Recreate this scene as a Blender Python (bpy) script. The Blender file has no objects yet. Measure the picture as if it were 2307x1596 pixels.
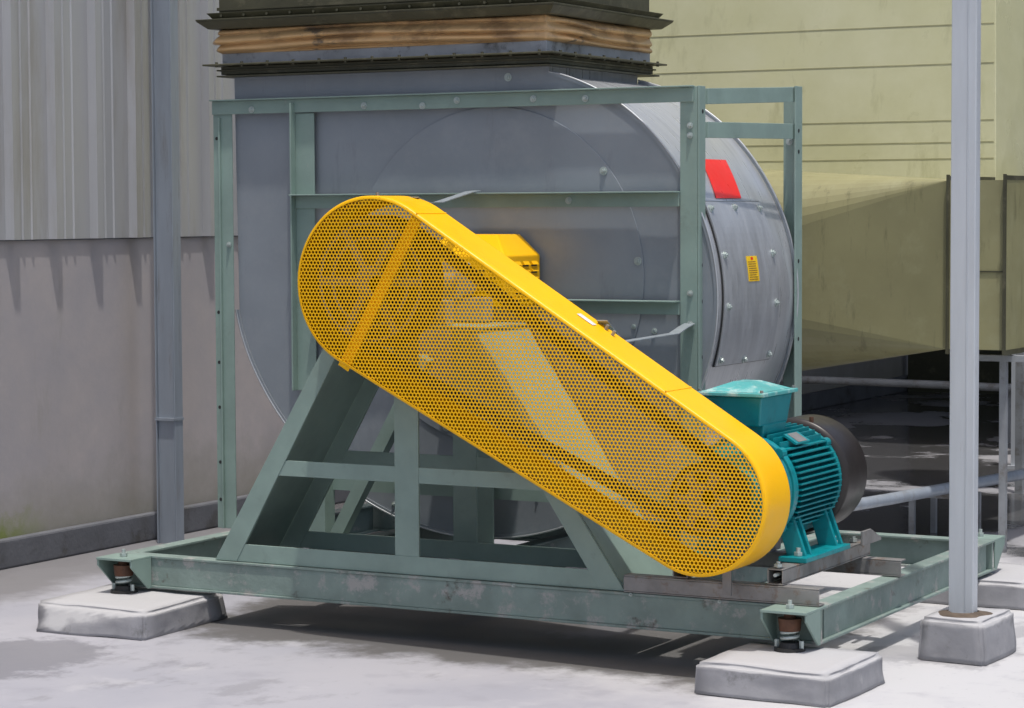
import bpy, bmesh, math, random
import numpy as np
from mathutils import Vector, Matrix, noise
random.seed(4)
scene=bpy.context.scene
scene.view_settings.view_transform='Standard'; scene.view_settings.look='None'; scene.view_settings.exposure=0
col=scene.collection
# ---------------------------------------------------------------- helpers
def link(o,parent=None):
    col.objects.link(o)
    if parent: o.parent=parent
    return o
def empty(name):
    e=bpy.data.objects.new(name,None); e.empty_display_size=.2; return link(e)
def mesh_obj(name,verts,faces,mat,parent=None,smooth=False,bevel=0):
    me=bpy.data.meshes.new(name); me.from_pydata([tuple(v) for v in verts],[],faces); me.update()
    bm=bmesh.new(); bm.from_mesh(me); bmesh.ops.recalc_face_normals(bm,faces=bm.faces); bm.to_mesh(me); bm.free()
    me.materials.append(mat)
    if smooth:
        for p in me.polygons: p.use_smooth=True
    o=link(bpy.data.objects.new(name,me),parent)
    if bevel:
        m=o.modifiers.new("bev",'BEVEL'); m.width=bevel; m.segments=2; m.limit_method='ANGLE'
    return o
class MB:
    def __init__(s): s.v=[]; s.f=[]
    def add(s,v,f):
        n=len(s.v); s.v+= [tuple(a) for a in v]; s.f+=[tuple(i+n for i in g) for g in f]
    def box(s,x0,x1,y0,y1,z0,z1):
        s.add([(x0,y0,z0),(x1,y0,z0),(x1,y1,z0),(x0,y1,z0),(x0,y0,z1),(x1,y0,z1),(x1,y1,z1),(x0,y1,z1)],
              [(0,3,2,1),(4,5,6,7),(0,1,5,4),(1,2,6,5),(2,3,7,6),(3,0,4,7)])
    def prism(s,pts,y0,y1):
        n=len(pts)
        s.add([(p[0],y0,p[1]) for p in pts]+[(p[0],y1,p[1]) for p in pts],
              [tuple(range(n)),tuple(range(2*n-1,n-1,-1))]+[(i,i+n,(i+1)%n+n,(i+1)%n) for i in range(n)])
    def prismx(s,pts,x0,x1):
        n=len(pts)
        s.add([(x0,p[0],p[1]) for p in pts]+[(x1,p[0],p[1]) for p in pts],
              [tuple(range(n)),tuple(range(2*n-1,n-1,-1))]+[(i,i+n,(i+1)%n+n,(i+1)%n) for i in range(n)])
    def cyl(s,p0,p1,r0,r1=None,n=24,caps=True,rot=0):
        if r1 is None: r1=r0
        p0=Vector(p0);p1=Vector(p1);a=(p1-p0).normalized()
        b=a.orthogonal().normalized(); c=a.cross(b)
        V=[];
        for p,r in((p0,r0),(p1,r1)):
            for i in range(n):
                t=2*math.pi*i/n+rot; V.append(p+b*r*math.cos(t)+c*r*math.sin(t))
        F=[(i,(i+1)%n,(i+1)%n+n,i+n) for i in range(n)]
        if caps: F+=[tuple(range(n-1,-1,-1)),tuple(range(n,2*n))]
        s.add(V,F)
    def bar(s,p0,p1,w,h,up=(0,0,1)):
        p0=Vector(p0);p1=Vector(p1);a=(p1-p0).normalized(); sd=a.cross(Vector(up)).normalized(); u=sd.cross(a)
        V=[p+sd*i*w/2+u*j*h/2 for p in(p0,p1) for i,j in((-1,-1),(1,-1),(1,1),(-1,1))]
        s.add(V,[(0,1,2,3),(7,6,5,4),(0,4,5,1),(1,5,6,2),(2,6,7,3),(3,7,4,0)])
    def obj(s,name,mat,parent=None,smooth=False,bevel=0): return mesh_obj(name,s.v,s.f,mat,parent,smooth,bevel)
def tube(name,pts,r,mat,parent,cyc=False):
    cu=bpy.data.curves.new(name,'CURVE'); cu.dimensions='3D'; cu.bevel_depth=r; cu.bevel_resolution=2
    sp=cu.splines.new('POLY'); sp.points.add(len(pts)-1)
    for i,p in enumerate(pts): sp.points[i].co=(*p,1)
    sp.use_cyclic_u=cyc; cu.materials.append(mat)
    return link(bpy.data.objects.new(name,cu),parent)
# ---------------------------------------------------------------- materials
def mat(name,base,rough=.5,metal=0.,var=.15,scale=4.,col2=None,thr=.6,soft=.08,scale2=6.,bump=.0,bscale=40.,stretch=(1,1,1),rvar=.1,spec=.5,col3=None,thr3=.66,scale3=3.,stretch3=(1,1,1)):
    m=bpy.data.materials.new(name); m.use_nodes=True; nt=m.node_tree; N=nt.nodes; Lk=nt.links
    b=N['Principled BSDF']; b.inputs['Roughness'].default_value=rough; b.inputs['Metallic'].default_value=metal
    b.inputs['Specular IOR Level'].default_value=spec
    tc=N.new('ShaderNodeTexCoord'); mp=N.new('ShaderNodeMapping'); mp.inputs['Scale'].default_value=stretch
    Lk.new(tc.outputs['Object'],mp.inputs[0])
    n=N.new('ShaderNodeTexNoise'); n.inputs['Scale'].default_value=scale; n.inputs['Detail'].default_value=8; n.inputs['Roughness'].default_value=.6
    Lk.new(mp.outputs[0],n.inputs['Vector'])
    mr=N.new('ShaderNodeMapRange'); mr.inputs[1].default_value=.3; mr.inputs[2].default_value=.7; mr.inputs[3].default_value=1-var; mr.inputs[4].default_value=1+var
    Lk.new(n.outputs[0],mr.inputs[0])
    mx=N.new('ShaderNodeVectorMath'); mx.operation='SCALE'; mx.inputs[0].default_value=base
    Lk.new(mr.outputs[0],mx.inputs['Scale']); out=mx.outputs[0]
    def layer(out,c,th,sf,sc,stv):
        m3=N.new('ShaderNodeMapping'); m3.inputs['Scale'].default_value=stv; m3.inputs['Location'].default_value=(3.1,1.7,5.3); Lk.new(tc.outputs['Object'],m3.inputs[0])
        n2=N.new('ShaderNodeTexNoise'); n2.inputs['Scale'].default_value=sc; n2.inputs['Detail'].default_value=10; n2.inputs['Roughness'].default_value=.7
        Lk.new(m3.outputs[0],n2.inputs['Vector'])
        r2=N.new('ShaderNodeMapRange'); r2.inputs[1].default_value=th-sf; r2.inputs[2].default_value=th+sf; r2.clamp=True
        Lk.new(n2.outputs[0],r2.inputs[0])
        mi=N.new('ShaderNodeMix'); mi.data_type='RGBA'; Lk.new(r2.outputs[0],mi.inputs[0]); Lk.new(out,mi.inputs[6]); mi.inputs[7].default_value=(*c,1); return mi.outputs[2]
    if col2: out=layer(out,col2,thr,soft,scale2,stretch)
    if col3: out=layer(out,col3,thr3,.05,scale3,stretch3)
    Lk.new(out,b.inputs['Base Color'])
    rr=N.new('ShaderNodeMapRange'); rr.inputs[1].default_value=.3; rr.inputs[2].default_value=.7; rr.inputs[3].default_value=max(0.05,rough-rvar); rr.inputs[4].default_value=min(1,rough+rvar)
    n3=N.new('ShaderNodeTexNoise'); n3.inputs['Scale'].default_value=scale*3; n3.inputs['Detail'].default_value=6; Lk.new(mp.outputs[0],n3.inputs['Vector']); Lk.new(n3.outputs[0],rr.inputs[0]); Lk.new(rr.outputs[0],b.inputs['Roughness'])
    if bump:
        nb=N.new('ShaderNodeTexNoise'); nb.inputs['Scale'].default_value=bscale; nb.inputs['Detail'].default_value=6; Lk.new(tc.outputs['Object'],nb.inputs['Vector'])
        bp=N.new('ShaderNodeBump'); bp.inputs['Strength'].default_value=bump; bp.inputs['Distance'].default_value=.01; Lk.new(nb.outputs[0],bp.inputs['Height']); Lk.new(bp.outputs[0],b.inputs['Normal'])
    return m
M_green=mat('green_paint',(.225,.31,.275),.45,0,.12,5,col2=(.18,.24,.21),thr=.68,scale2=9,bump=.05,col3=(.34,.38,.36),thr3=.70,scale3=18)
M_greend=mat('green_paint_dirty',(.20,.265,.24),.55,0,.22,5,col2=(.34,.34,.325),thr=.60,soft=.05,scale2=11,bump=.15,bscale=60,col3=(.09,.085,.07),thr3=.65,scale3=12)
M_galv=mat('galvanized_sheet',(.245,.275,.305),.50,.2,.09,2.2,col2=(.28,.305,.33),thr=.62,soft=.15,scale2=9,bump=.03,bscale=20,col3=(.215,.235,.26),thr3=.64,scale3=3,stretch3=(3,3,.5))
M_galv2=mat('galvanized_scroll',(.58,.60,.62),.33,.6,.10,3,stretch=(.6,7,.6),bump=.02,rvar=.08,col3=(.48,.50,.52),thr3=.6,scale3=4,stretch3=(.6,5,.6))
M_door=mat('galvanized_door',(.44,.46,.48),.40,.5,.15,3,stretch=(1,5,1),bump=.03)
M_zinc=mat('zinc_bolt',(.46,.52,.50),.42,.5,.1,20)
M_strap=mat('zinc_strap',(.42,.47,.50),.4,.5,.1,10)
M_yel=mat('yellow_paint',(.90,.475,.002),.38,0,.05,3,bump=.02,col2=(.76,.39,.004),thr=.68,scale2=12,spec=.3,col3=(.70,.36,.01),thr3=.72,scale3=30)
M_teal=mat('teal_paint',(.0,.22,.25),.38,0,.12,6,col2=(.0,.14,.16),thr=.62,scale2=15,bump=.04,col3=(.06,.06,.05),thr3=.72,scale3=22)
M_tealt=mat('teal_lid',(.09,.40,.39),.4,0,.15,6,col2=(.45,.60,.56),thr=.58,scale2=14)
M_black=mat('black_cover',(.026,.022,.021),.36,0,.2,6,bump=.02,spec=.4,rvar=.06)
M_dark=mat('dark_rubber',(.02,.02,.02),.6,0,.2,6)
M_rust=mat('rusty_spring',(.10,.045,.025),.7,.2,.4,25,bump=.2)
M_grout=mat('stained_grout',(.10,.075,.055),.85,0,.4,25,bump=.4)
M_olived=mat('olive_dark',(.07,.068,.04),.5,.1,.2,4,col2=(.14,.13,.08),thr=.62,scale2=10,bump=.06,col3=(.03,.027,.02),thr3=.66,scale3=14)
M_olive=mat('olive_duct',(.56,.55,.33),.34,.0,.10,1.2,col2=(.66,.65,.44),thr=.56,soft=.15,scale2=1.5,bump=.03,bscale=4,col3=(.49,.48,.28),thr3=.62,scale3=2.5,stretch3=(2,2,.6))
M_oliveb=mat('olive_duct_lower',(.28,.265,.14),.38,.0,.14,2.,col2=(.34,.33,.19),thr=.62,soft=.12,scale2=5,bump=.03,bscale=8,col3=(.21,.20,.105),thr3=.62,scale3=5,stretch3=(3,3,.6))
M_seam=mat('olive_seam',(.38,.365,.21),.6,0,.2,8)
M_grayband=mat('gray_strip',(.34,.36,.38),.5,.3,.2,8,col2=(.06,.055,.045),thr=.62,scale2=9)
M_canvas=mat('canvas',(.58,.37,.17),.38,0,.18,2.5,col2=(.15,.115,.08),thr=.60,soft=.03,scale2=3.2,bump=.06,bscale=60,stretch=(1,1,1.5),col3=(.34,.21,.10),thr3=.56,scale3=4,stretch3=(1,1,1.5))
M_steel=mat('raw_steel',(.25,.245,.24),.5,.35,.25,8,col2=(.18,.10,.06),thr=.62,scale2=16,bump=.08)
M_pole=mat('pole_paint',(.47,.50,.53),.42,.1,.1,4,stretch=(3,3,.4),col2=(.26,.22,.17),thr=.68,soft=.05,scale2=10)
M_polel=mat('pole_gray',(.31,.35,.40),.42,.25,.12,4,stretch=(3,3,.4),col2=(.25,.26,.27),thr=.62,scale2=8)
M_dim=mat('weathered_gray_steel',(.27,.285,.30),.6,.1,.2,6,col2=(.14,.12,.10),thr=.6,scale2=9)
M_red=mat('red_sticker',(.80,.02,.015),.35,0,.05,10)
M_label=mat('yellow_label',(.85,.55,.02),.4,0,.05,10)
M_ink=mat('label_ink',(.25,.12,.02),.6,0,.05,10)
M_white=mat('white_sticker',(.7,.68,.66),.5,0,.1,30)
M_siding=mat('siding_metal',(.47,.475,.485),.42,.3,.1,3,stretch=(1,1,.15),col2=(.38,.365,.34),thr=.60,soft=.1,scale2=5)
M_curb=mat('curb_gray',(.12,.125,.14),.8,0,.2,3,bump=.2,col3=(.08,.08,.08),thr3=.6,scale3=5)
def add_height_grime(m,z0,z1,colr,nscale,amt,ymax=None):
    nt=m.node_tree;N=nt.nodes;Lk=nt.links;b=N['Principled BSDF']; src=b.inputs['Base Color'].links[0].from_socket
    tc=N.new('ShaderNodeTexCoord'); s=N.new('ShaderNodeSeparateXYZ'); Lk.new(tc.outputs['Object'],s.inputs[0])
    n=N.new('ShaderNodeTexNoise'); n.inputs['Scale'].default_value=nscale; n.inputs['Detail'].default_value=10; n.inputs['Roughness'].default_value=.7; Lk.new(tc.outputs['Object'],n.inputs['Vector'])
    a=N.new('ShaderNodeMath'); a.operation='MULTIPLY_ADD'; Lk.new(n.outputs[0],a.inputs[0]); a.inputs[1].default_value=amt; Lk.new(s.outputs[2],a.inputs[2])
    r=N.new('ShaderNodeMapRange'); r.inputs[1].default_value=z0+amt*.5; r.inputs[2].default_value=z1+amt*.5; r.inputs[3].default_value=1; r.inputs[4].default_value=0; Lk.new(a.outputs[0],r.inputs[0])
    fac=r.outputs[0]
    if ymax is not None:
        ry=N.new('ShaderNodeMapRange'); ry.inputs[1].default_value=ymax-.15; ry.inputs[2].default_value=ymax+.15; ry.inputs[3].default_value=1; ry.inputs[4].default_value=0; Lk.new(s.outputs[1],ry.inputs[0])
        mm=N.new('ShaderNodeMath'); mm.operation='MULTIPLY'; Lk.new(fac,mm.inputs[0]); Lk.new(ry.outputs[0],mm.inputs[1]); fac=mm.outputs[0]
    mi=N.new('ShaderNodeMix'); mi.data_type='RGBA'; Lk.new(fac,mi.inputs[0]); mi.inputs[7].default_value=(*colr,1); Lk.new(src,mi.inputs[6]); Lk.new(mi.outputs[2],b.inputs['Base Color'])
M_plaster=mat('plaster_wall',(.46,.42,.41),.85,0,.08,1.0,col2=(.385,.365,.38),thr=.52,soft=.12,scale2=1.1,bump=.08,bscale=30,col3=(.38,.355,.345),thr3=.62,scale3=2.4,stretch3=(2,2,.5))
add_height_grime(M_plaster,.10,.42,(.31,.295,.26),4,.5)
add_height_grime(M_plaster,.14,.24,(.22,.26,.08),9,.35,ymax=.95)
def pad_mat():
    m=mat('pad_concrete',(.27,.27,.285),.8,0,.15,6,bump=.2,bscale=25,col3=(.19,.19,.195),thr3=.63,scale3=9); nt=m.node_tree;N=nt.nodes;Lk=nt.links;b=N['Principled BSDF']
    src=b.inputs['Base Color'].links[0].from_socket
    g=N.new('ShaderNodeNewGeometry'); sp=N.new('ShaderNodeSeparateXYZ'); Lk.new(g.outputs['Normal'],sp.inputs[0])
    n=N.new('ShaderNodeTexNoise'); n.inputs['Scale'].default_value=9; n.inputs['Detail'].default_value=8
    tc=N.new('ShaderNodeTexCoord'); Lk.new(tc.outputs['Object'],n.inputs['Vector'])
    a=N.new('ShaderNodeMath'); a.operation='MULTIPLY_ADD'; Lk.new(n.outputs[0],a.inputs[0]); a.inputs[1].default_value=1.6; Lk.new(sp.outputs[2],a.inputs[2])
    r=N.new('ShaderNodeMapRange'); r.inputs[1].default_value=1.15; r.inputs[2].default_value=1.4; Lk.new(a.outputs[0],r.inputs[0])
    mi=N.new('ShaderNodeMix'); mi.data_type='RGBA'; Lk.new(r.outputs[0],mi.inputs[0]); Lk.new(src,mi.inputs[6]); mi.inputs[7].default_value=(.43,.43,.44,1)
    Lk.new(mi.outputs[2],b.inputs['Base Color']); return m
M_pad=pad_mat()
def ground_mat():
    m=bpy.data.materials.new('roof_floor'); m.use_nodes=True; nt=m.node_tree;N=nt.nodes;Lk=nt.links;b=N['Principled BSDF']
    tc=N.new('ShaderNodeTexCoord')
    def nz(s,d=8,r=.6,off=0,st=(1,1,1)):
        mp=N.new('ShaderNodeMapping'); mp.inputs['Location'].default_value=(off,off*.7,0); mp.inputs['Scale'].default_value=st; Lk.new(tc.outputs['Object'],mp.inputs[0])
        n=N.new('ShaderNodeTexNoise'); n.inputs['Scale'].default_value=s; n.inputs['Detail'].default_value=d; n.inputs['Roughness'].default_value=r; Lk.new(mp.outputs[0],n.inputs['Vector']); return n.outputs[0]
    def rng(v,a,c,lo=0,hi=1):
        r=N.new('ShaderNodeMapRange'); r.inputs[1].default_value=a; r.inputs[2].default_value=c; r.inputs[3].default_value=lo; r.inputs[4].default_value=hi
        r.interpolation_type='SMOOTHSTEP'; Lk.new(v,r.inputs[0]); return r.outputs[0]
    def mixc(f,a,c):
        mi=N.new('ShaderNodeMix'); mi.data_type='RGBA'; Lk.new(f,mi.inputs[0])
        for s,v in((6,a),(7,c)):
            if isinstance(v,tuple): mi.inputs[s].default_value=(*v,1)
            else: Lk.new(v,mi.inputs[s])
        return mi.outputs[2]
    def math_(op,a,c):
        k=N.new('ShaderNodeMath'); k.operation=op
        for s,v in((0,a),(1,c)):
            if isinstance(v,(int,float)): k.inputs[s].default_value=v
            else: Lk.new(v,k.inputs[s])
        return k.outputs[0]
    sp=N.new('ShaderNodeSeparateXYZ'); Lk.new(tc.outputs['Object'],sp.inputs[0])
    c=mixc(rng(nz(.9,6,.5),.35,.65),(.325,.33,.375),(.385,.385,.42))
    xr_=math_('ADD',math_('ADD',sp.outputs[0],math_('MULTIPLY',sp.outputs[1],.35)),math_('MULTIPLY',math_('SUBTRACT',nz(1.7,8,.6,3.),.5),1.6))
    c=mixc(rng(xr_,1.8,2.6),c,(.52,.52,.53))
    c=mixc(math_('MULTIPLY',rng(nz(5,8,.6),.52,.70),.5),c,(.29,.29,.33))
    c=mixc(math_('MULTIPLY',rng(nz(2.3,10,.6,4.2),.58,.66),.4),c,(.47,.47,.49))
    c=mixc(math_('MULTIPLY',rng(nz(26,6,.7,1.2),.60,.68),.35),c,(.25,.25,.27))
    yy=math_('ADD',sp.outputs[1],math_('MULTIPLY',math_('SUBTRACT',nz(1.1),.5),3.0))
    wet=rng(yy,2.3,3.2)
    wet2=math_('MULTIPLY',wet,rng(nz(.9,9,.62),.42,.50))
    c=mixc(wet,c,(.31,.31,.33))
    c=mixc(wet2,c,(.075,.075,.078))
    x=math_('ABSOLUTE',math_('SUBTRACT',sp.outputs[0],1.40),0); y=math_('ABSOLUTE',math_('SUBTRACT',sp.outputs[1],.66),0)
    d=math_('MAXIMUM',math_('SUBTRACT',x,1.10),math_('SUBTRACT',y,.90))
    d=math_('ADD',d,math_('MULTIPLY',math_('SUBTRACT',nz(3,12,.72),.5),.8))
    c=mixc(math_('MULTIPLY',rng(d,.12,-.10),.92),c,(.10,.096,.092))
    # damp patch at the near left and faint grime streaks
    c=mixc(math_('MULTIPLY',rng(nz(1.1,12,.66,7.7,(1,.6,1)),.585,.63),.45),c,(.20,.20,.22))
    dx=math_('SUBTRACT',sp.outputs[0],.18); dy=math_('SUBTRACT',sp.outputs[1],-.95)
    rr=math_('SQRT',math_('ADD',math_('MULTIPLY',dx,dx),math_('MULTIPLY',math_('MULTIPLY',dy,dy),.5)),0)
    rr=math_('ADD',rr,math_('MULTIPLY',math_('SUBTRACT',nz(4,10,.7,5.),.5),.7))
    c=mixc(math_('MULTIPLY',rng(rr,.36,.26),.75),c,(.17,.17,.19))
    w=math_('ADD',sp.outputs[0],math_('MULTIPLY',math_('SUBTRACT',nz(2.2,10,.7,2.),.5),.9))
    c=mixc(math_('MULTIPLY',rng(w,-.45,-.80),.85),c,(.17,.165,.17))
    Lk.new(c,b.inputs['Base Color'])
    Lk.new(rng(wet2,0,1,.55,.12),b.inputs['Roughness'])
    bp=N.new('ShaderNodeBump'); bp.inputs['Strength'].default_value=.12; bp.inputs['Distance'].default_value=.01; Lk.new(nz(14,10,.65),bp.inputs['Height']); Lk.new(bp.outputs[0],b.inputs['Normal'])
    return m
# ---------------------------------------------------------------- ground + walls
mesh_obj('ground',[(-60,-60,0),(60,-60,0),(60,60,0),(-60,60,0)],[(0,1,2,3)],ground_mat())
WX=-1.21
W=empty('industrial_building_wall')
b=MB(); b.box(WX-.25,WX,-6,16,0,1.42); b.obj('plaster_lower_wall',M_plaster,W)
b=MB(); b.box(WX+.002,WX+.05,-6,16,0,.125); b.obj('curb',M_curb,W,bevel=.01)
prof=[]; y=-6.0; P=.283
while y<16:
    for dy,h in((0,0),(.03,0),(.042,.036),(.080,.036),(.090,0),(.135,0),(.14,.006),(.15,.006),(.155,0),(.195,0),(.20,.006),(.21,.006),(.215,0),(.25,0)):
        prof.append((y+dy,h))
    y+=P
V=[];F=[]
for k,(yy,h) in enumerate(prof):
    V+=[(WX+.012+h,yy,1.385),(WX+.012+h,yy,6.0)]
for k in range(len(prof)-1): F.append((2*k,2*k+2,2*k+3,2*k+1))
mesh_obj('corrugated_siding',V,F,M_siding,W)
b=MB(); b.box(WX-.03,WX+.01,-6,16,1.38,6.0); b.obj('siding_backing',M_curb,W)
# ---------------------------------------------------------------- skid
SK=empty('steel_skid_frame')
Lx,D=2.79,1.815; zb,zt=.115,.234; ft=.009
def ibx(b,x0,x1,yc,z0=zb,z1=zt,w=.065):
    b.box(x0,x1,yc-w/2,yc+w/2,z1-ft,z1); b.box(x0,x1,yc-w/2,yc+w/2,z0,z0+ft); b.box(x0,x1,yc-.004,yc+.004,z0+ft,z1-ft)
def iby(b,y0,y1,xc,z0=zb,z1=zt,w=.065):
    b.box(xc-w/2,xc+w/2,y0,y1,z1-ft,z1); b.box(xc-w/2,xc+w/2,y0,y1,z0,z0+ft); b.box(xc-.004,xc+.004,y0,y1,z0+ft,z1-ft)
b=MB(); ibx(b,0,Lx,D-.0325)
b.box(0,Lx,0,.065,zt-ft,zt); b.box(0,Lx,0,.065,zb,zb+ft); b.box(0,Lx,.006,.013,zb+ft,zt-ft)
b.obj('long_beams',M_greend,SK,bevel=.002)
b=MB(); iby(b,.066,D-.066,.0325); iby(b,.066,D-.066,2.13); iby(b,.066,D-.066,1.25); iby(b,.066,D-.066,.60)
xr=Lx; b.box(xr-.065,xr,.066,D-.066,zt-ft,zt); b.box(xr-.065,xr,.066,D-.066,zb,zb+ft); b.box(xr-.022,xr-.015,.066,D-.066,zb+ft,zt-ft)
b.obj('cross_beams',M_greend,SK,bevel=.002)
b=MB()
def bracket(x0,x1,ye,s):
    ya,yb=sorted((ye,ye+s*.125)); b.box(x0,x1,ya,yb,zt-.008,zt+.001)
    for xa in(x0,x1-.008):
        b.prismx([(ye,zt-.008),(ye+s*.12,zt-.008),(ye+s*.12,zt-.03),(ye+s*.02,zb),(ye,zb)],xa,xa+.008)
for x0 in(.0,Lx-.158):
    bracket(x0,x0+.158,-.001,-1); bracket(x0,x0+.158,D+.001,1)
b.obj('isolator_brackets',M_green,SK,bevel=.0015)
def iso(x,y):
    b=MB(); b.cyl((x,y,.10),(x,y,.112),.05,n=24); b.cyl((x,y,.112),(x,y,.128),.036,.03); b.obj('isolator_base',M_dark,SK)
    pts=[(x+.026*math.cos(t),y+.026*math.sin(t),.13+.055*t/(2*math.pi*3)) for t in np.linspace(0,2*math.pi*3,60)]
    tube('isolator_spring',pts,.006,M_zinc,SK)
    b=MB(); b.cyl((x,y,.165),(x,y,.205),.034,.038); b.cyl((x,y,.205),(x,y,.226),.020); b.obj('isolator_cup',M_rust,SK)
    b=MB(); b.cyl((x,y,.226),(x,y,.262),.007,n=10); b.cyl((x,y,.236),(x,y,.248),.014,n=6)
    for s in(-1,1): b.cyl((x+s*.042,y-.005,.11),(x+s*.042,y-.005,.135),.008,n=6)
    b.obj('isolator_bolt',M_zinc,SK)
for x in(.08,Lx-.08):
    for y in(-.065,D+.065): iso(x,y)
b=MB()
def truss(y0,y1):
    b.prism([(.435,.236),(.53,.236),(1.02,1.09),(.955,1.09)],y0,y1)
    b.prism([(2.09,.236),(1.995,.236),(1.43,1.09),(1.50,1.09)],y0,y1)
    b.box(.50,2.03,y0+.002,y1-.002,.236,.30)
    b.prism([(.70,.556),(.735,.612),(1.775,.612),(1.815,.556)],y0+.003,y1-.003)
    b.box(1.20,1.297,y0+.001,y1-.001,.30,1.09)
truss(.012,.024); truss(.42,.432)
b.box(.95,1.51,.012,.432,1.09,1.10)
b.obj('pedestal_trusses',M_green,SK,bevel=.0015)
b=MB()
def slab(xa,za,xb,zb_,y0,y1,t=.005):
    b.add([(xa,y0,za),(xb,y0,zb_),(xb,y1,zb_),(xa,y1,za),(xa+t,y0,za),(xb+t,y0,zb_),(xb+t,y1,zb_),(xa+t,y1,za)],[(0,1,2,3),(7,6,5,4),(0,4,5,1),(1,5,6,2),(2,6,7,3),(3,7,4,0)])
slab(2.087,.236,1.495,1.09,.026,.418)
slab(.438,.236,.952,1.09,.026,.418)
b.obj('pedestal_side_plates',M_green,SK)
b=MB(); b.box(1.12,1.21,.70,.71,.236,.80); b.box(.40,.48,.68,.75,.236,.60); b.bar((.55,.66,.25),(.95,.66,.95),.05,.05,(0,1,0)); b.box(0.07,2.72,.74,.79,.236,.245); b.box(.3,1.95,.74,.745,.42,.48)
b.obj('rear_supports',M_green,SK)
# casing support frame
FR=empty('fan_support_frame')
Y0=.773
b=MB()
b.box(-.0914,-.002,Y0,Y0+.006,zt+.001,1.941); b.box(-.0914,-.0854,Y0+.0065,Y0+.075,zt+.001,1.94); b.box(-.062,-.054,Y0-.012,Y0-.0005,zt+.001,1.87)
b.box(.293,.385,Y0-.001,Y0+.005,.80,1.881); b.box(.293,.30,Y0-.035,Y0-.0015,.80,1.92)
b.box(1.945,2.012,Y0-.001,Y0+.005,zt+.001,1.94); b.box(2.013,2.02,Y0-.001,Y0+.055,zt+.001,1.941)
for(x0,x1,za,zb2,l) in((-.0914,2.0,1.884,1.942,.028),(.30,1.944,1.511,1.566,.055),(.386,1.944,1.122,1.173,.055)):
    b.box(x0,x1,Y0-.008,Y0-.0015,za,zb2-.006); b.box(x0,x1+.002,Y0-l,Y0-.0012,zb2-.0055,zb2)
Y1=1.60
b.box(2.004,2.08,Y1,Y1+.006,zt+.001,1.97); b.box(2.073,2.0795,Y1-.06,Y1-.0005,zt+.001,1.97)
b.box(-.09,2.003,Y1,Y1+.006,1.912,1.969)
for z0,z1,h in((1.905,1.94,.057),(1.785,1.798,.058)):
    b.add([(2.021,Y0+.06,z0-h/2),(2.027,Y0+.06,z0-h/2),(2.027,Y0+.06,z0+h/2),(2.021,Y0+.06,z0+h/2),(2.066,Y1,z1-h/2),(2.072,Y1,z1-h/2),(2.072,Y1,z1+h/2),(2.066,Y1,z1+h/2)],[(0,1,2,3),(7,6,5,4),(0,4,5,1),(1,5,6,2),(2,6,7,3),(3,7,4,0)])
    b.box(1.99,2.0215,Y0+.0555,Y0+.062,z0-h/2,z0+h/2)
b.obj('frame_angles',M_green,FR,bevel=.0015)
b=MB()
for z in(1.79,1.1,.9,.72,.5,.35): b.cyl((-.075,Y0-.0008,z),(-.075,Y0+.001,z),.007,n=12)
for z in(1.85,1.3,1.17,.97): b.cyl((2.0205,Y0+.03,z),(2.0195,Y0+.03,z),.008,n=12)
for z in(1.80,1.72,1.3,1.0): b.cyl((2.0802,Y1-.03,z),(2.079,Y1-.03,z),.008,n=12)
b.obj('slot_holes',M_dark,FR)
def bolt(b,p,ax,r=.0085):
    a=Vector(ax).normalized(); p=Vector(p); b.cyl(p,p+a*.003,r*1.55,n=16); b.cyl(p+a*.003,p+a*.010,r,n=6,rot=random.random()); b.cyl(p+a*.010,p+a*.015,r*.5,n=8)
b=MB()
for x in(.10,.62,.88,1.03,1.355,1.57): bolt(b,(x,Y0-.0085,1.905+random.uniform(-.01,.01)),(0,-1,0))
for x in(1.50,): bolt(b,(x,Y0-.0085,1.535),(0,-1,0))
for x in(1.50,): bolt(b,(x,Y0-.0085,1.145),(0,-1,0))
bolt(b,(-.02,Y0-.001,1.37),(0,-1,0),.007)
for z in(1.80,1.765,1.2,1.09): bolt(b,(1.985,Y0-.002,z),(0,-1,0),.0075)
bolt(b,(2.03,Y1-.002,1.76),(0,-1,0),.009)
b.obj('frame_bolts',M_zinc,FR)
# ---------------------------------------------------------------- fan casing
FAN=empty('centrifugal_fan')
CX,CZ=1.25,1.22
A=[0,30,60,90,120,150,180,212,235,249,265]; R=[.795,.788,.790,.818,.838,.875,.93,1.03,1.125,1.19,1.259]
def sp(th,off=0):
    r=sum(float(np.interp(min(265,max(0,th+d)),A,R)) for d in(-10,-7,-4,-2,0,2,4,7,10))/9+off
    return (CX+r*math.sin(math.radians(th)),CZ+r*math.cos(math.radians(th)))
spir=[sp(t) for t in np.linspace(11,265,300)]
yA,yB=.80,1.555
outl=[(-.006,2.05),(1.402,2.05)]+spir
b=MB(); n=len(outl); b.add([(p[0],yA,p[1]) for p in outl],[tuple(range(n))]); b.add([(p[0],yB,p[1]) for p in outl],[tuple(range(n-1,-1,-1))])
b.obj('side_plates',M_galv,FAN)
st=[(1.402,2.05)]+spir+[(-.006,2.05)]; V=[];F=[]
for p in st: V+=[(p[0],yA,p[1]),(p[0],yB,p[1])]
for i in range(len(st)-1): F.append((2*i,2*i+1,2*i+3,2*i+2))
o=mesh_obj('scroll_wrap',V,F,M_galv2,FAN,smooth=True)
b=MB(); b.box(-.004,1.40,yA+.002,yB-.002,2.0,2.049); b.obj('discharge_neck',M_galv,FAN)
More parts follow.
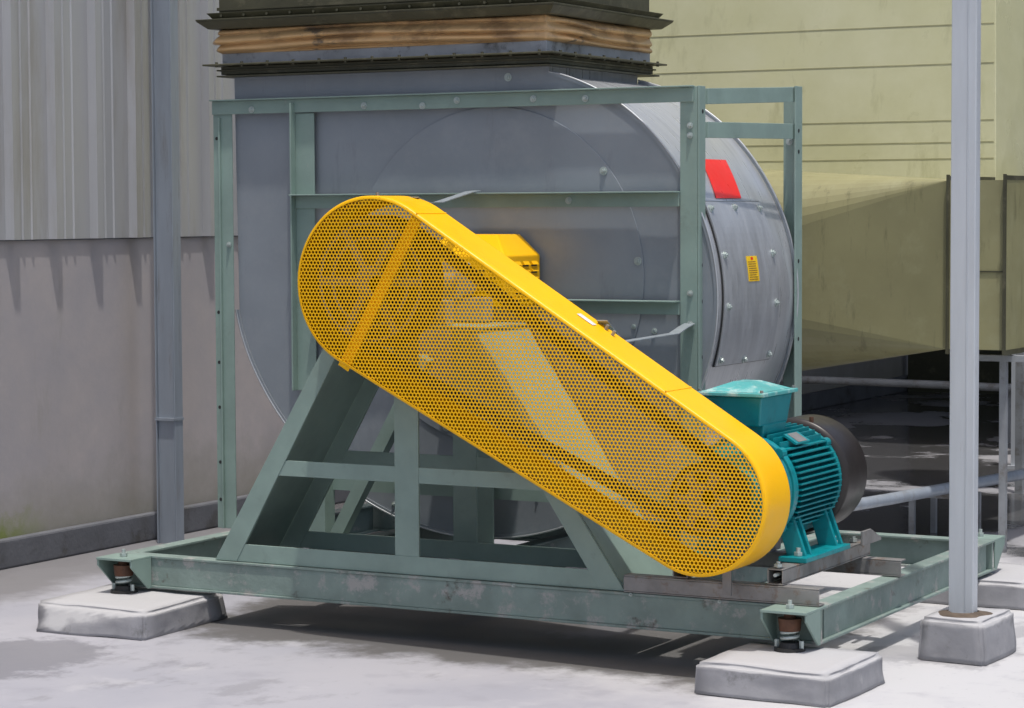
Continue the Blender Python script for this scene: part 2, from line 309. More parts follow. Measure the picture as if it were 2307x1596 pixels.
for yy,nm in((yA-.006,'front_lip'),(yB+.002,'rear_lip')):
    V=[];F=[]
    for t in np.linspace(11,265,160):
        a=sp(t,.0);c=sp(t,.012)
        V+=[(a[0],yy,a[1]),(c[0],yy,c[1]),(c[0],yy+.005,c[1]),(a[0],yy+.005,a[1])]
    for i in range(159):
        for k in range(4): F.append((4*i+k,4*i+(k+1)%4,4*i+4+(k+1)%4,4*i+4+k))
    mesh_obj(nm,V,F,M_galv,FAN)
    tube(nm+'_bead',[(sp(t,.013)[0],yy+.002,sp(t,.013)[1]) for t in np.linspace(11,265,160)],.004,M_door,FAN)
b=MB(); dc=(1.165,1.25); N_=96; rr=.625
pts=[(dc[0]+rr*math.sin(2*math.pi*i/N_),dc[1]+rr*math.cos(2*math.pi*i/N_)*1.02) for i in range(N_)]
b.prism(pts,yA-.005,yA-.0005); b.obj('side_cover_disc',M_galv,FAN,bevel=.0015)
b=MB()
for a in(50,84,160,200): bolt(b,(dc[0]+.605*math.sin(math.radians(a)),yA-.005,dc[1]+.61*math.cos(math.radians(a))),(0,-1,0),.010)
bolt(b,(1.23,yA,1.995),(0,-1,0),.010); bolt(b,(1.83,yA,1.06),(0,-1,0),.007); bolt(b,(1.75,yA-.006,1.075),(0,-1,0),.006); bolt(b,(1.35,yA,.46),(0,-1,0))
for t in(212,225,): 
    p=sp(t,-.03); bolt(b,(p[0],yA,p[1]),(0,-1,0),.006)
b.obj('cover_bolts',M_zinc,FAN)
def patch(name,t0,t1,y0,y1,off,m,th=.004,shear=0,n=24,smooth=False):
    V=[];F=[]
    for i in range(n+1):
        k=i/n; t=t0+(t1-t0)*k; s=shear*k
        for o_ in(off,off+th):
            p=sp(t,o_); V+=[(p[0],y0+s,p[1]),(p[0],y1+s,p[1])]
    for i in range(n):
        a=4*i; c=a+4
        F+=[(a,c,c+1,a+1),(a+2,a+3,c+3,c+2),(a,a+2,c+2,c),(a+1,c+1,c+3,a+3)]
    F+=[(0,1,3,2),(4*n,4*n+2,4*n+3,4*n+1)]
    return mesh_obj(name,V,F,m,FAN)
patch('access_door_gasket',67.2,110.3,.862,1.388,.0015,M_dark,.003)
patch('access_door',67.5,110,.87,1.38,.002,M_door,.008)
b=MB()
def onS(t,yy,r=.010):
    p=sp(t,.0102); bolt(b,(p[0],yy,p[1]),(math.sin(math.radians(t)),0,math.cos(math.radians(t))),r)
for t in(69.5,82,95,108.5):
    for yy in(.90,1.35): onS(t,yy)
for t in(69.2,109): onS(t,1.12)
b.obj('access_door_bolts',M_zinc,FAN)
patch('warning_sticker',54,66.3,1.07,1.30,.0025,M_red,.0015,shear=-.06)
patch('nameplate_label',82.5,89,1.09,1.19,.0105,M_label,.001)
for i,t in enumerate(np.linspace(83.9,88.4,9)):
    patch('nameplate_text',t,t+.2,1.10,1.18-random.random()*.02,.0118,M_ink,.0004,n=1)
patch('nameplate_mark',82.8,83.5,1.13,1.15,.0118,M_red,.0004,n=1)
b=MB(); b.cyl((1.24,-.16,1.25),(1.24,.80,1.25),.03,n=24); b.obj('shaft',M_steel,FAN)
b=MB()
for yy in(.06,.34):
    b.cyl((1.24,yy,1.25),(1.24,yy+.07,1.25),.075,n=24); b.box(1.10,1.38,yy+.005,yy+.065,1.105,1.19)
b.obj('bearings',M_galv,FAN,bevel=.004)
def pulley(name,cx_,cz_,r,y0,y1,par):
    b=MB(); k=5; w=(y1-y0)/k
    for i in range(k):
        b.cyl((cx_,y0+i*w,cz_),(cx_,y0+i*w+w*.3,cz_),r,n=64); b.cyl((cx_,y0+i*w+w*.3,cz_),(cx_,y0+i*w+w*.65,cz_),r,r-.012,n=64,caps=False); b.cyl((cx_,y0+i*w+w*.65,cz_),(cx_,y0+i*w+w,cz_),r-.012,r,n=64,caps=False)
    b.obj(name,M_dark,par)
    b=MB()
    for a in range(6):
        t=a*math.pi/3; b.bar((cx_+.05*math.cos(t),y0-.005,cz_+.05*math.sin(t)),(cx_+(r-.03)*math.cos(t),y0-.005,cz_+(r-.03)*math.sin(t)),.03,.02,(0,1,0))
    b.cyl((cx_,y0-.02,cz_),(cx_,y0,cz_),.055,n=24); b.obj(name+'_hub',M_steel,par)
    for q in(.025,.075):
        tube(name+'_ring',[(cx_+(r-q)*math.cos(t),y0-.012,cz_+(r-q)*math.sin(t)) for t in np.linspace(0,2*math.pi,49)[:-1]],.006,M_steel,par,True)
pulley('large_pulley',1.21,1.26,.225,-.14,-.04,FAN)
b=MB();
hx0,hx1,hy0,hy1=1.03,1.375,.50,.775
b.add([(hx0,hy0,1.15),(hx1,hy0,1.15),(hx1,hy0,1.335),(hx0,hy0,1.335),
       (hx0,hy1,1.15),(hx1,hy1,1.15),(hx1,hy1,1.335),(hx0,hy1,1.335),
       (hx0+.05,hy0+.10,1.412),(hx1-.085,hy0+.10,1.412),(hx1-.085,hy1,1.412),(hx0+.05,hy1,1.412)],
      [(0,1,2,3),(1,5,6,2),(0,3,7,4),(2,9,8,3),(2,6,10,9),(3,8,11,7),(8,9,10,11),(4,7,11,10,6,5),(0,4,5,1)])
b.obj('bearing_hood',M_yel,FAN,bevel=.005)
b=MB();b2=MB()
for i in range(6):
    z=1.172+i*.025
    for y in(.595,.66,.725):
        b.add([(hx1+.0005,y-.022,z+.003),(hx1+.0005,y+.022,z+.003),(hx1+.010,y+.022,z+.004),(hx1+.010,y-.022,z+.004),(hx1+.0005,y-.022,z+.017),(hx1+.0005,y+.022,z+.017)],[(3,2,5,4),(0,3,4),(1,5,2)])
        b2.box(hx1+.0006,hx1+.0014,y-.022,y+.022,z-.002,z+.003)
for i in range(5):
    for x in(1.08,1.13,1.18,1.23,1.28,1.33): b2.box(x-.016,x+.016,hy0-.0016,hy0-.0006,1.185+i*.024,1.190+i*.024)
b.obj('hood_louvres',M_yel,FAN); b2.obj('louvre_slots',M_dark,FAN)
# ---------------------------------------------------------------- discharge duct
DU=empty('discharge_duct'); DU.location=(0,0,.02)
YR=.06
b=MB()
b.box(-.05,1.44,.74,1.62+YR,2.010,2.016); b.box(-.10,1.462,.715,1.645+YR,2.054,2.061); b.box(-.045,1.42,.765,1.60+YR,2.02,2.052)
b.box(-.06,1.43,.755,1.61+YR,2.034,2.040)
b.obj('lower_flange_angles',M_olived,DU,bevel=.002)
b=MB()
x=-.04
while x<1.44: b.cyl((x,.728,2.048),(x,.728,2.068),.006,n=6); x+=.12
y=.8
while y<1.65: b.cyl((1.45,y,2.048),(1.45,y,2.068),.006,n=6); y+=.12
b.obj('flange_bolts',M_olived,DU)
b=MB(); b.box(-.045,1.405,.775,1.605+YR,2.0615,2.104); b.obj('retaining_strip',M_grayband,DU,bevel=.002)
per=[];x0,x1,y0,y1=-.045,1.405,.775,1.605+YR
nx,ny=320,190
for i in range(nx): per.append((x0+(x1-x0)*i/nx,y0,0,-1))
for i in range(ny): per.append((x1,y0+(y1-y0)*i/ny,1,0))
for i in range(nx): per.append((x1-(x1-x0)*i/nx,y1,0,1))
for i in range(ny): per.append((x0,y1-(y1-y0)*i/ny,-1,0))
rows=34;V=[];F=[];n=len(per)
NZ=lambda a,b_,c: noise.noise(Vector((a,b_,c)))
for j in range(rows+1):
    v=j/rows
    for i,(px,py,nx_,ny_) in enumerate(per):
        s=px*1.0+py*1.3
        a=NZ(s*1.2,v*1.6+s*.5,1.3)
        # a few long sagging folds that taper toward the corners
        ph=v*2.6+.9*NZ(s*1.1,.3,8.)+.35*math.sin(s*2.3)
        fold=abs(math.sin(math.pi*ph))**.7
        c3_=NZ(s*4,v*2.5+s*1.5,6.)
        env=math.sin(math.pi*v)**.4 if 0<v<1 else 0
        off=(.006+fold*.040*(.55+.9*abs(NZ(s*1.7,2.,5.)))+a*.020+c3_*.010)*env
        corner=min(abs(px-x1)+abs(py-y0),.3)
        off*=min(1,.30+corner*6)
        V.append((px+nx_*(off-.004),py+ny_*(off-.004),2.102+.097*v-.010*fold*math.sin(math.pi*v)))
for j in range(rows):
    for i in range(n): F.append((j*n+i,j*n+(i+1)%n,(j+1)*n+(i+1)%n,(j+1)*n+i))
mesh_obj('canvas_connector',V,F,M_canvas,DU,smooth=True)
def frust(b,a,za,c,zc):
    b.add([(a[0],a[2],za),(a[1],a[2],za),(a[1],a[3],za),(a[0],a[3],za),(c[0],c[2],zc),(c[1],c[2],zc),(c[1],c[3],zc),(c[0],c[3],zc)],[(0,3,2,1),(4,5,6,7),(0,1,5,4),(1,2,6,5),(2,3,7,6),(3,0,4,7)])
b=MB(); frust(b,(-.085,1.44,.735,1.64+YR),2.199,(-.118,1.475,.70,1.675+YR),2.228)
frust(b,(-.118,1.475,.70,1.675+YR),2.2285,(-.12,1.477,.698,1.677+YR),2.236)
frust(b,(-.07,1.425,.75,1.63+YR),2.237,(-.09,1.445,.73,1.65+YR),2.262)
frust(b,(-.055,1.40,.77,1.61+YR),2.2625,(-.055,1.40,.77,1.61+YR),3.0)
b.obj('upper_duct',M_olived,DU,bevel=.002)
b=MB()
for i in range(14):
    x=-.02+i*.108; b.cyl((x,.742,2.25),(x,.732,2.25),.006,n=6)
b.box(-.06,1.405,.762,.7695,2.2725,2.2845)
b.obj('upper_duct_rivets',M_olived,DU)
# ---------------------------------------------------------------- belt guard
G=empty('belt_guard')
c1=np.array((1.24,1.254));r1=.298;c2=np.array((2.445,.575));r2=.24
dv=c2-c1;dd=np.linalg.norm(dv);phi=math.atan2(dv[1],dv[0]);beta=math.acos((r1-r2)/dd)
def outline(off,n=48):
    P=[]
    for t in np.linspace(phi-beta,phi+beta,n): P.append((c2[0]+(r2+off)*math.cos(t),c2[1]+(r2+off)*math.sin(t)))
    for t in np.linspace(phi+beta,phi+2*math.pi-beta,n): P.append((c1[0]+(r1+off)*math.cos(t),c1[1]+(r1+off)*math.sin(t)))
    return P
yF,yK=-.20,-.002
def loftloops(loops,name,m,par,smooth=True):
    V=[];F=[];n=len(loops[0])
    for l in loops: V+=l
    for j in range(len(loops)-1):
        for i in range(n): F.append((j*n+i,j*n+(i+1)%n,(j+1)*n+(i+1)%n,(j+1)*n+i))
    return mesh_obj(name,V,F,m,par,smooth)
def lp(off,y): return [(p[0],y,p[1]) for p in outline(off)]
loftloops([lp(-.012,yF-.001),lp(-.008,yF-.001),lp(-.003,yF+.001),lp(0,yF+.006),lp(0,yF+.03),lp(0,yK-.01),lp(0,yK)],'rim_band',M_yel,G)
loftloops([lp(-.012,yF-.001),lp(-.012,yF+.001),lp(-.003,yF+.006),lp(-.003,yK),lp(0,yK)],'rim_inner',M_yel,G)
loftloops([lp(-.003,yK-.0005),lp(-.03,yK-.0005),lp(-.03,yK+.001),lp(0,yK+.001)],'rear_lip',M_yel,G,smooth=False)
pit=.0138; hr=.0053; OP=np.array(outline(-.005,60))
E=np.roll(OP,-1,0)-OP; Nn=np.stack([-E[:,1],E[:,0]],1); Nn/= (np.linalg.norm(Nn,axis=1)[:,None]+1e-9)
def inside(p): return float(((np.array(p)-OP)*Nn).sum(1).min())
V=[];F=[];key={}
R_=pit/math.sqrt(3)
def vk(x,z):
    k=(round(x*20000),round(z*20000))
    if k not in key: key[k]=len(V); V.append((x,yF,z))
    return key[k]
rowh=pit*math.sqrt(3)/2
for j in range(0,105):
    for i in range(0,130):
        x=.92+i*pit+(pit/2 if j%2 else 0); z=.32+j*rowh
        if inside((x,z))<.005: continue
        outer=[vk(x+R_*math.cos(math.pi/6+k*math.pi/3),z+R_*math.sin(math.pi/6+k*math.pi/3)) for k in range(6)]
        nb=len(V)
        for k in range(12):
            t=math.pi/6+k*math.pi/6; V.append((x+hr*math.cos(t),yF,z+hr*math.sin(t)))
        for k in range(6):
            F.append((outer[k],outer[(k+1)%6],nb+(2*k+2)%12,nb+2*k+1,nb+2*k))
o=mesh_obj('perforated_sheet',V,F,M_yel,G)
sm=o.modifiers.new('s','SOLIDIFY'); sm.thickness=.0015; sm.offset=-1
b=MB(); b.bar((1.42,yF+.006,1.475),(1.125,yF+.006,.965),.045,.003,(0,1,0))
b.obj('inner_brace',M_yel,G)
b=MB()
nv=np.array((math.cos(phi+beta),math.sin(phi+beta)))
def ontop(s): 
    a=c1+nv*r1; e=c2+nv*r2; return a+(e-a)*s
for s in(.02,.80):
    p=ontop(s); q=ontop(s+.004); b.add([(p[0]+nv[0]*d,yy,p[1]+nv[1]*d) for d in(0,.002) for yy in(yF,yK)]+[(q[0]+nv[0]*d,yy,q[1]+nv[1]*d) for d in(0,.002) for yy in(yF,yK)],[(0,1,3,2),(4,6,7,5),(0,4,5,1),(2,3,7,6),(0,2,6,4),(1,5,7,3)])
b.obj('rim_joints',M_yel,G)
b=MB()
for s,yy in((.55,-.03),(.575,-.04),(-.04,-.05),(-.07,-.03)):
    p=ontop(s) if s>0 else c1+np.array((math.sin(s*5),math.cos(s*5)))*r1; nn=nv if s>0 else (p-c1)/r1
    b.cyl((p[0],yy,p[1]),(p[0]+nn[0]*.018,yy,p[1]+nn[1]*.018),.006,n=6)
b.obj('rim_studs',M_steel,G)
p=ontop(.48);q=ontop(.53)
mesh_obj('rim_sticker',[(p[0]+nv[0]*.002,-.08,p[1]+nv[1]*.002),(q[0]+nv[0]*.002,-.08,q[1]+nv[1]*.002),(q[0]+nv[0]*.002,-.05,q[1]+nv[1]*.002),(p[0]+nv[0]*.002,-.05,p[1]+nv[1]*.002)],[(0,1,2,3)],M_white,G)
def strap(name,pts,w,par,m=M_strap):
    V=[];F=[]
    for p in pts: V+=[(p[0]-w/2,p[1],p[2]),(p[0]+w/2,p[1],p[2]),(p[0]+w/2,p[1],p[2]+.003),(p[0]-w/2,p[1],p[2]+.003)]
    for i in range(len(pts)-1):
        for k in range(4): F.append((4*i+k,4*i+(k+1)%4,4*i+4+(k+1)%4,4*i+4+k))
    F+=[(0,1,2,3),(4*len(pts)-1,4*len(pts)-2,4*len(pts)-3,4*len(pts)-4)]
    mesh_obj(name,V,F,m,par)
strap('stay_strap',[(1.31,-.03,1.545),(1.22,.2,1.527),(1.17,.38,1.528),(1.12,.70,1.568),(1.11,.77,1.572)],.04,G)
strap('stay_strap',[(2.03,-.03,1.135),(2.02,.12,1.055),(2.0,.60,1.062),(1.99,.70,1.08),(1.985,.768,1.09)],.04,G)
b=MB(); b.box(2.475,2.505,-.06,-.055,.26,.345); b.obj('lower_clip',M_steel,G)
pulley('motor_pulley',2.445,.575,.12,-.14,-.04,G)
b=MB()
rb1,rb2=.225,.115; bt=math.acos((rb1-rb2)/dd)
for k in range(4):
    yy=-.13+k*.023
    for sgn in(1,-1):
        nn=np.array((math.cos(phi+sgn*bt),math.sin(phi+sgn*bt))); a=np.array((1.21,1.26))+nn*rb1; e=c2+nn*rb2
        b.bar((a[0],yy,a[1]),(e[0],yy,e[1]),.016,.014,(0,1,0))
b.obj('v_belts',M_dark,G)
# ---------------------------------------------------------------- motor + rails
MO=empty('electric_motor')
mx,mz=2.47,.585
b=MB(); b.cyl((mx,.13,mz),(mx,.55,mz),.150,n=48); b.cyl((mx,.10,mz),(mx,.13,mz),.12,.17,n=48); b.cyl((mx,.13,mz),(mx,.165,mz),.178,n=48); b.cyl((mx,.535,mz),(mx,.555,mz),.178,n=48)
b.cyl((mx,.06,mz),(mx,.10,mz),.07,n=32)
b.obj('motor_body',M_teal,MO,bevel=.003)
b=MB(); b.cyl((mx,-.16,mz),(mx,.07,mz),.024,n=20); b.obj('motor_shaft',M_steel,MO)
b=MB()
for i in range(-7,8):
    z=i*.0185; w=math.sqrt(max(0,.187**2-z*z)); b.box(mx-w,mx+w,.17,.53,mz+z-.0024,mz+z+.0024)
for i in range(-5,6):
    x=i*.0215; h=math.sqrt(.187**2-x*x)
    if h>.135: b.box(mx+x-.0028,mx+x+.0028,.171,.529,mz+.1325,mz+h)
for i in range(-4,5):
    x=i*.0215; h=math.sqrt(.187**2-x*x); b.box(mx+x-.0028,mx+x+.0028,.171,.529,mz-h,mz-.1325)
b.obj('cooling_fins',M_teal,MO)
b=MB()
for a in(45,135,225,315):
    t=math.radians(a)
    for yy in(.125,.52): b.cyl((mx+.172*math.cos(t),yy,mz+.172*math.sin(t)),(mx+.172*math.cos(t),yy+.035,mz+.172*math.sin(t)),.018,n=12)
b.obj('end_shield_lugs',M_teal,MO,bevel=.002)
b=MB()
for s in(-1,1):
    for ya,yb in((.16,.24),(.44,.52)):
        b.prism([(mx+s*.13,.362),(mx+s*.20,.362),(mx+s*.15,.50),(mx+s*.10,.46)],ya+.02,ya+.034)
        b.prism([(mx+s*.13,.362),(mx+s*.20,.362),(mx+s*.15,.50),(mx+s*.10,.46)],yb-.014,yb)
    b.box(mx+s*.165-.05,mx+s*.165+.05,.14,.54,.350,.368)
b.obj('motor_feet',M_teal,MO,bevel=.003)
prof=[(.555,.165),(.555,.196),(.57,.199),(.74,.199),(.765,.19),(.78,.17),(.785,.13),(.786,.0)]
V=[];F=[];n=64
for(yy,r) in prof:
    for i in range(n):
        t=2*math.pi*i/n; V.append((mx+r*math.cos(t),yy,mz+r*math.sin(t)))
for j in range(len(prof)-1):
    for i in range(n): F.append((j*n+i,j*n+(i+1)%n,(j+1)*n+(i+1)%n,(j+1)*n+i))
mesh_obj('fan_cowl',V,F,M_black,MO,smooth=True)
b=MB()
frust(b,(2.385,2.52,.16,.34),.745,(2.375,2.53,.15,.35),.796)
b.obj('terminal_neck',M_teal,MO,bevel=.004)
b=MB(); frust(b,(2.335,2.525,.125,.365),.79,(2.322,2.538,.112,.378),.888); b.obj('terminal_box',M_teal,MO,bevel=.005)
b=MB(); frust(b,(2.308,2.552,.095,.395),.889,(2.308,2.552,.095,.395),.902)
frust(b,(2.325,2.535,.115,.375),.9025,(2.40,2.46,.20,.29),.932); b.obj('terminal_box_lid',M_tealt,MO,bevel=.003)
b=MB()
for x in(2.32,2.54):
    for y in(.108,.382): b.cyl((x,y,.902),(x,y,.911),.006,n=6)
b.obj('lid_screws',M_steel,MO)
b=MB(); b.cyl((2.36,.122,.85),(2.36,.095,.85),.013,n=10); b.obj('cable_plug',M_dark,MO)
b=MB(); b.add([(mx+.09,.24,mz+.168),(mx+.135,.24,mz+.140),(mx+.135,.36,mz+.140),(mx+.09,.36,mz+.168),(mx+.094,.24,mz+.174),(mx+.139,.24,mz+.146),(mx+.139,.36,mz+.146),(mx+.094,.36,mz+.174)],[(0,1,2,3),(7,6,5,4),(0,4,5,1),(1,5,6,2),(2,6,7,3),(3,7,4,0)]); b.obj('nameplate_boss',M_teal,MO)
b=MB(); b.add([(mx+.0965,.262,mz+.1735),(mx+.137,.262,mz+.1485),(mx+.137,.342,mz+.1485),(mx+.0965,.342,mz+.1735)],[(0,1,2,3)]); b.obj('nameplate',M_steel,MO)
b=MB(); b.cyl((mx+.06,.57,mz+.185),(mx+.06,.57,mz+.205),.008,n=8); b.obj('grease_nipple',M_rust,MO)
RA=empty('motor_slide_rails')
def chanx(b,x0,x1,y0,z0,z1,w=.05):
    b.box(x0,x1,y0,y0+w,z1-.005,z1); b.box(x0,x1,y0,y0+w,z0,z0+.005); b.box(x0,x1,y0,y0+.005,z0+.0055,z1-.0055)
def chany(b,y0,y1,x0,z0,z1,w=.055):
    b.box(x0,x0+w,y0,y1,z1-.005,z1); b.box(x0,x0+w,y0,y1,z0,z0+.005); b.box(x0,x0+.005,y0,y1,z0+.0055,z1-.0055); b.box(x0+w-.005,x0+w,y0,y1,z0+.0055,z1-.0055)
b=MB(); chanx(b,2.095,2.785,-.006,.2365,.294); chanx(b,2.10,2.80,.72,.2365,.294)
chany(b,.0,.80,2.27,.2955,.348); chany(b,.0,.80,2.605,.2955,.348)
b.prismx([(.62,.3495),(.80,.3495),(.80,.36),(.70,.40),(.62,.40)],2.69,2.70); 
b.obj('rail_channels',M_steel,RA,bevel=.002)
b=MB()
for x in(2.295,2.635):
    for y in(.02,.70): b.cyl((x,y,.349),(x,y,.37),.007,n=8); b.cyl((x,y,.352),(x,y,.362),.014,n=6)
for x,y in((2.64,.18),(2.64,.50)): b.cyl((x,y,.368),(x,y,.395),.008,n=8); b.cyl((x,y,.369),(x,y,.381),.015,n=6)
b.cyl((2.64,-.02,.33),(2.64,.14,.33),.006,n=8)
b.obj('rail_bolts',M_zinc,RA)
b=MB()
for x in(1.68,2.12,2.44): bolt(b,(x,-.0005,.229),(0,-1,0),.004)
b.obj('beam_bolts',M_zinc,SK)
# ---------------------------------------------------------------- pads and poles
def pad(name,bot,top,h):
    V=[(x,y,-.01) for x,y in bot]+[(x,y,h) for x,y in top]
    o=mesh_obj(name,V,[(0,3,2,1),(4,5,6,7),(0,1,5,4),(1,2,6,5),(2,3,7,6),(3,0,4,7)],M_pad)
    bm=bmesh.new(); bm.from_mesh(o.data)
    bmesh.ops.bevel(bm,geom=bm.edges[:],offset=.012,segments=3,affect='EDGES'); bmesh.ops.triangulate(bm,faces=bm.faces)
    for _ in range(3): 
        bmesh.ops.subdivide_edges(bm,edges=[e for e in bm.edges if e.calc_length()>.02],cuts=1); bmesh.ops.triangulate(bm,faces=bm.faces)
    for v in bm.verts:
        k=noise.noise_vector(v.co*6)*.009+noise.noise_vector(v.co*24)*.003; v.co+=Vector((k.x,k.y,k.z*.4))
    for f in bm.faces: f.smooth=True
    bm.to_mesh(o.data); bm.free(); return o
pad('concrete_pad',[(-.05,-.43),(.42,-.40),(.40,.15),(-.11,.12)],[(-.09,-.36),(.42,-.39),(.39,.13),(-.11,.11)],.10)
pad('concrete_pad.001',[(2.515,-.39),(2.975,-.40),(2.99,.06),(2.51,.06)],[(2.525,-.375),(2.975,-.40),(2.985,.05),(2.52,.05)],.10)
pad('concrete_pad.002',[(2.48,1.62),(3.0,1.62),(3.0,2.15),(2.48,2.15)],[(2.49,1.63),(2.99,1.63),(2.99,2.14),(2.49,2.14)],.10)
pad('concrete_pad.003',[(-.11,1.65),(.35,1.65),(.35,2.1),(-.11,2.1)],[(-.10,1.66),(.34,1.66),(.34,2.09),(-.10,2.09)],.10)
P1=empty('steel_pole')
pb=pad('pole_footing',[(2.94,.48),(3.18,.46),(3.19,.80),(2.95,.80)],[(2.95,.49),(3.17,.47),(3.18,.79),(2.96,.79)],.145); pb.parent=P1
px0,py0=3.055,.60
b=MB(); b.box(px0-.045,px0+.04,py0-.001,py0+.004,.14,4.5); b.box(px0+.035,px0+.040,py0+.0045,py0+.05,.14,4.5); b.box(px0-.045,px0-.040,py0+.0045,py0+.05,.14,4.5); b.obj('channel_column',M_pole,P1,bevel=.003)
b=MB(); b.box(px0+.012,px0+.0145,py0-.004,py0-.0015,.16,4.5); b.obj('column_lip',M_pole,P1)
V=[];F=[]
for k,(rr_,zz) in enumerate(((.10,.140),(.085,.148),(.05,.153))):
    for i in range(28):
        t=2*math.pi*i/28; q=rr_*(1+.35*noise.noise(Vector((math.cos(t)*1.5,math.sin(t)*1.5,2.)))); V.append((px0+q*math.cos(t)*.9,py0+.02+q*math.sin(t),zz))
for j in range(2):
    for i in range(28): F.append((j*28+i,j*28+(i+1)%28,(j+1)*28+(i+1)%28,(j+1)*28+i))
mesh_obj('stained_grout',V,F,M_grout,P1,smooth=True)
P2=empty('drain_post')
qx,qy=-1.03,1.70
b=MB(); b.box(qx-.04,qx+.045,qy-.001,qy+.005,0,5.5); b.box(qx+.046,qx+.052,qy-.001,qy+.06,0,5.5); b.box(qx-.046,qx-.041,qy-.014,qy+.06,0,5.5); b.obj('post_channel',M_polel,P2,bevel=.002)
b=MB(); b.box(qx-.05,qx+.056,qy-.016,qy+.062,.56,.572); b.obj('post_joint_band',M_polel,P2)
# ---------------------------------------------------------------- background ducts
BD=empty('olive_exhaust_duct')
b=MB()
b.add([(-.6,3.62,1.55),(2.215,3.62,1.55),(2.16,3.76,3.2),(-.6,3.76,3.2),(-.6,4.6,1.55),(2.3,4.6,1.55),(2.25,4.6,3.2),(-.6,4.6,3.2)],[(0,1,2,3),(5,4,7,6),(1,5,6,2),(0,3,7,4),(3,2,6,7),(0,4,5,1)])
b.obj('upper_plenum',M_olive,BD,bevel=.004)
b=MB()
for z in(1.725,1.80,1.90,2.16,2.34):
    yv=3.62+.14*(z-1.55)/1.65; b.box(-.6,2.205-(z-1.55)*.03,yv-.0015,yv+.01,z,z+.005)
b.obj('plenum_seams',M_seam,BD)
nq=9; V=[];F=[]
circ=[]
cyc,czc,ry,rz=3.80,1.165,.66,.555
Q=4*nq
for i in range(Q):
    t=2*math.pi*i/Q; circ.append((cyc+ry*math.cos(t),czc+rz*math.sin(t)))
for X in(-.6,.55):
    for p in circ: V.append((X,p[0],p[1]))
for i in range(Q): F.append((i,(i+1)%Q,(i+1)%Q+Q,i+Q))
ya_,yb_,za_,zb_=2.99,3.91,.89,1.62
cor=[(yb_,zb_),(ya_,zb_),(ya_,za_),(yb_,za_)]
ci=[]
for c in cor: ci.append(len(V)); V.append((2.20,c[0],c[1]))
for q in range(4):
    for k in range(nq):
        i=q*nq+k; F.append((Q+i,Q+(i+1)%Q,ci[q]))
    j=((q+1)*nq)%Q; F.append((Q+j,ci[(q+1)%4],ci[q]))
e2=[]
for c in cor: e2.append(len(V)); V.append((2.46,c[0],c[1]))
for q in range(4): F.append((ci[q],ci[(q+1)%4],e2[(q+1)%4],e2[q]))
F.append(tuple(e2))
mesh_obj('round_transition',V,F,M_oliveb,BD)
b=MB()
for x in(2.20,2.452):
    b.box(x,x+.010,2.968,2.989,.87,1.645); b.box(x,x+.010,2.9895,3.93,1.6205,1.64); b.box(x,x+.010,2.9895,3.93,.868,.889)
b.box(2.215,2.45,2.985,2.9895,1.225,1.231)
b.obj('duct_flanges',M_olived,BD)
b=MB(); b.box(2.40,2.43,3.1,3.13,0,.86); b.box(2.40,2.43,3.8,3.83,0,.86); b.box(2.30,2.56,3.09,3.14,.835,.862); b.obj('duct_legs',M_dim,BD)
VD=empty('vertical_round_duct')
b=MB(); b.cyl((1.66,5.3,1.82),(1.66,5.3,4.0),.25,n=48); b.obj('duct_barrel',M_olived,VD)
b=MB()
for z in(1.82,2.05,2.36): b.cyl((1.66,5.3,z),(1.66,5.3,z+.02),.262,n=48)
b.obj('duct_bands',M_olived,VD)
b=MB(); b.box(1.80,1.84,5.3,5.34,0,1.82); b.obj('duct_stand',M_dim,VD)
CN=empty('added_shade_canopy')  # unseen overhead slab, added to shade the ground at the back
b=MB(); b.box(-1.15,9,7.2,12,3.0,3.12); b.box(-1.15,9,7.17,7.199,2.9,3.15); b.obj('added_shade_slab',M_olived,CN)
FW=empty('background_wall')
b=MB(); b.box(-1.15,12,12,12.2,0,4.2); b.obj('far_plaster',M_olived,FW)
b=MB()
for x in(.2,1.6,3.,4.4): b.box(x,x+.14,11.8,11.99,0,3)
b.obj('far_columns',M_dim,FW)
PP=empty('galvanized_pipe')
tube('pipe_run',[(1.88,2.15,.25),(2.02,2.75,.25),(2.30,4.3,.25),(2.7,6.6,.25)],.026,M_polel,PP)
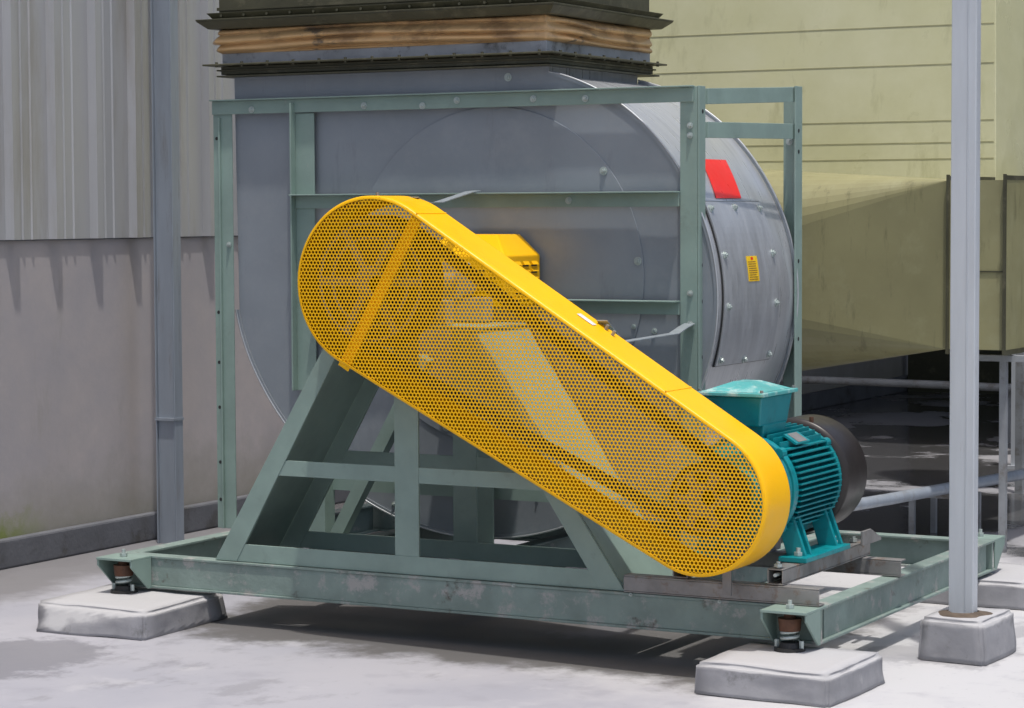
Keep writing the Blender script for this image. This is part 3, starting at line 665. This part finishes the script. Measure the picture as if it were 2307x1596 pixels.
b=MB(); b.box(1.92,1.945,3.3,3.325,0,.20); b.box(2.13,2.155,3.3,3.325,0,.20); b.box(1.91,2.165,3.28,3.345,.2005,.225); b.box(1.92,1.945,3.6,3.625,0,.20); b.box(2.13,2.155,3.6,3.625,0,.20); b.obj('pipe_stand',M_dim,PP)
P3=empty('service_pipe')
tube('pipe_run',[(-.9,8,.37),(.5,8,.36),(1.35,8,.35),(2.5,8,.35)],.026,M_dim,P3)
b=MB(); b.box(.9,.94,8.04,8.08,0,.36); b.obj('pipe_posts',M_dim,P3)
R3=empty('gray_post')
b=MB(); b.box(1.41,1.48,6.5,6.56,0,1.02); b.box(1.39,1.50,6.48,6.58,0,.02); b.box(1.40,1.49,6.49,6.57,1.0205,1.03); b.obj('post_shaft',M_pole,R3)
# ---------------------------------------------------------------- camera
f,p,ro,ya=5554.6,.0582,-.0047,.4980
d=Vector((-math.sin(ya)*math.cos(p),math.cos(ya)*math.cos(p),-math.sin(p))); r=Vector((math.cos(ya),math.sin(ya),0)); u=r.cross(d)
r_=r*math.cos(ro)+u*math.sin(ro); u_=-r*math.sin(ro)+u*math.cos(ro)
cd=bpy.data.cameras.new('camera'); cam=link(bpy.data.objects.new('camera',cd)); cd.sensor_width=36; cd.lens=f/2307*36; cd.clip_end=500
cam.matrix_world=Matrix((( r_.x,u_.x,-d.x,5.6457),(r_.y,u_.y,-d.y,-7.3018),(r_.z,u_.z,-d.z,1.5),(0,0,0,1)))
scene.camera=cam
# ---------------------------------------------------------------- light
sv=Vector((.15,-.17,.97)).normalized()
w=bpy.data.worlds.new('World'); scene.world=w; w.use_nodes=True; nt=w.node_tree; bg=nt.nodes['Background']; bg.inputs[1].default_value=.15
sk=nt.nodes.new('ShaderNodeTexSky'); sk.sky_type='NISHITA'; sk.sun_disc=False; sk.dust_density=4; sk.sun_elevation=math.asin(sv.z); sk.sun_rotation=math.atan2(sv.x,sv.y); nt.links.new(sk.outputs[0],bg.inputs[0])
sl=bpy.data.lights.new('sun','SUN'); sl.energy=3.0; sl.angle=math.radians(1.2); sl.color=(1,.96,.9)
so=link(bpy.data.objects.new('sun',sl)); so.rotation_euler=sv.to_track_quat('Z','Y').to_euler()
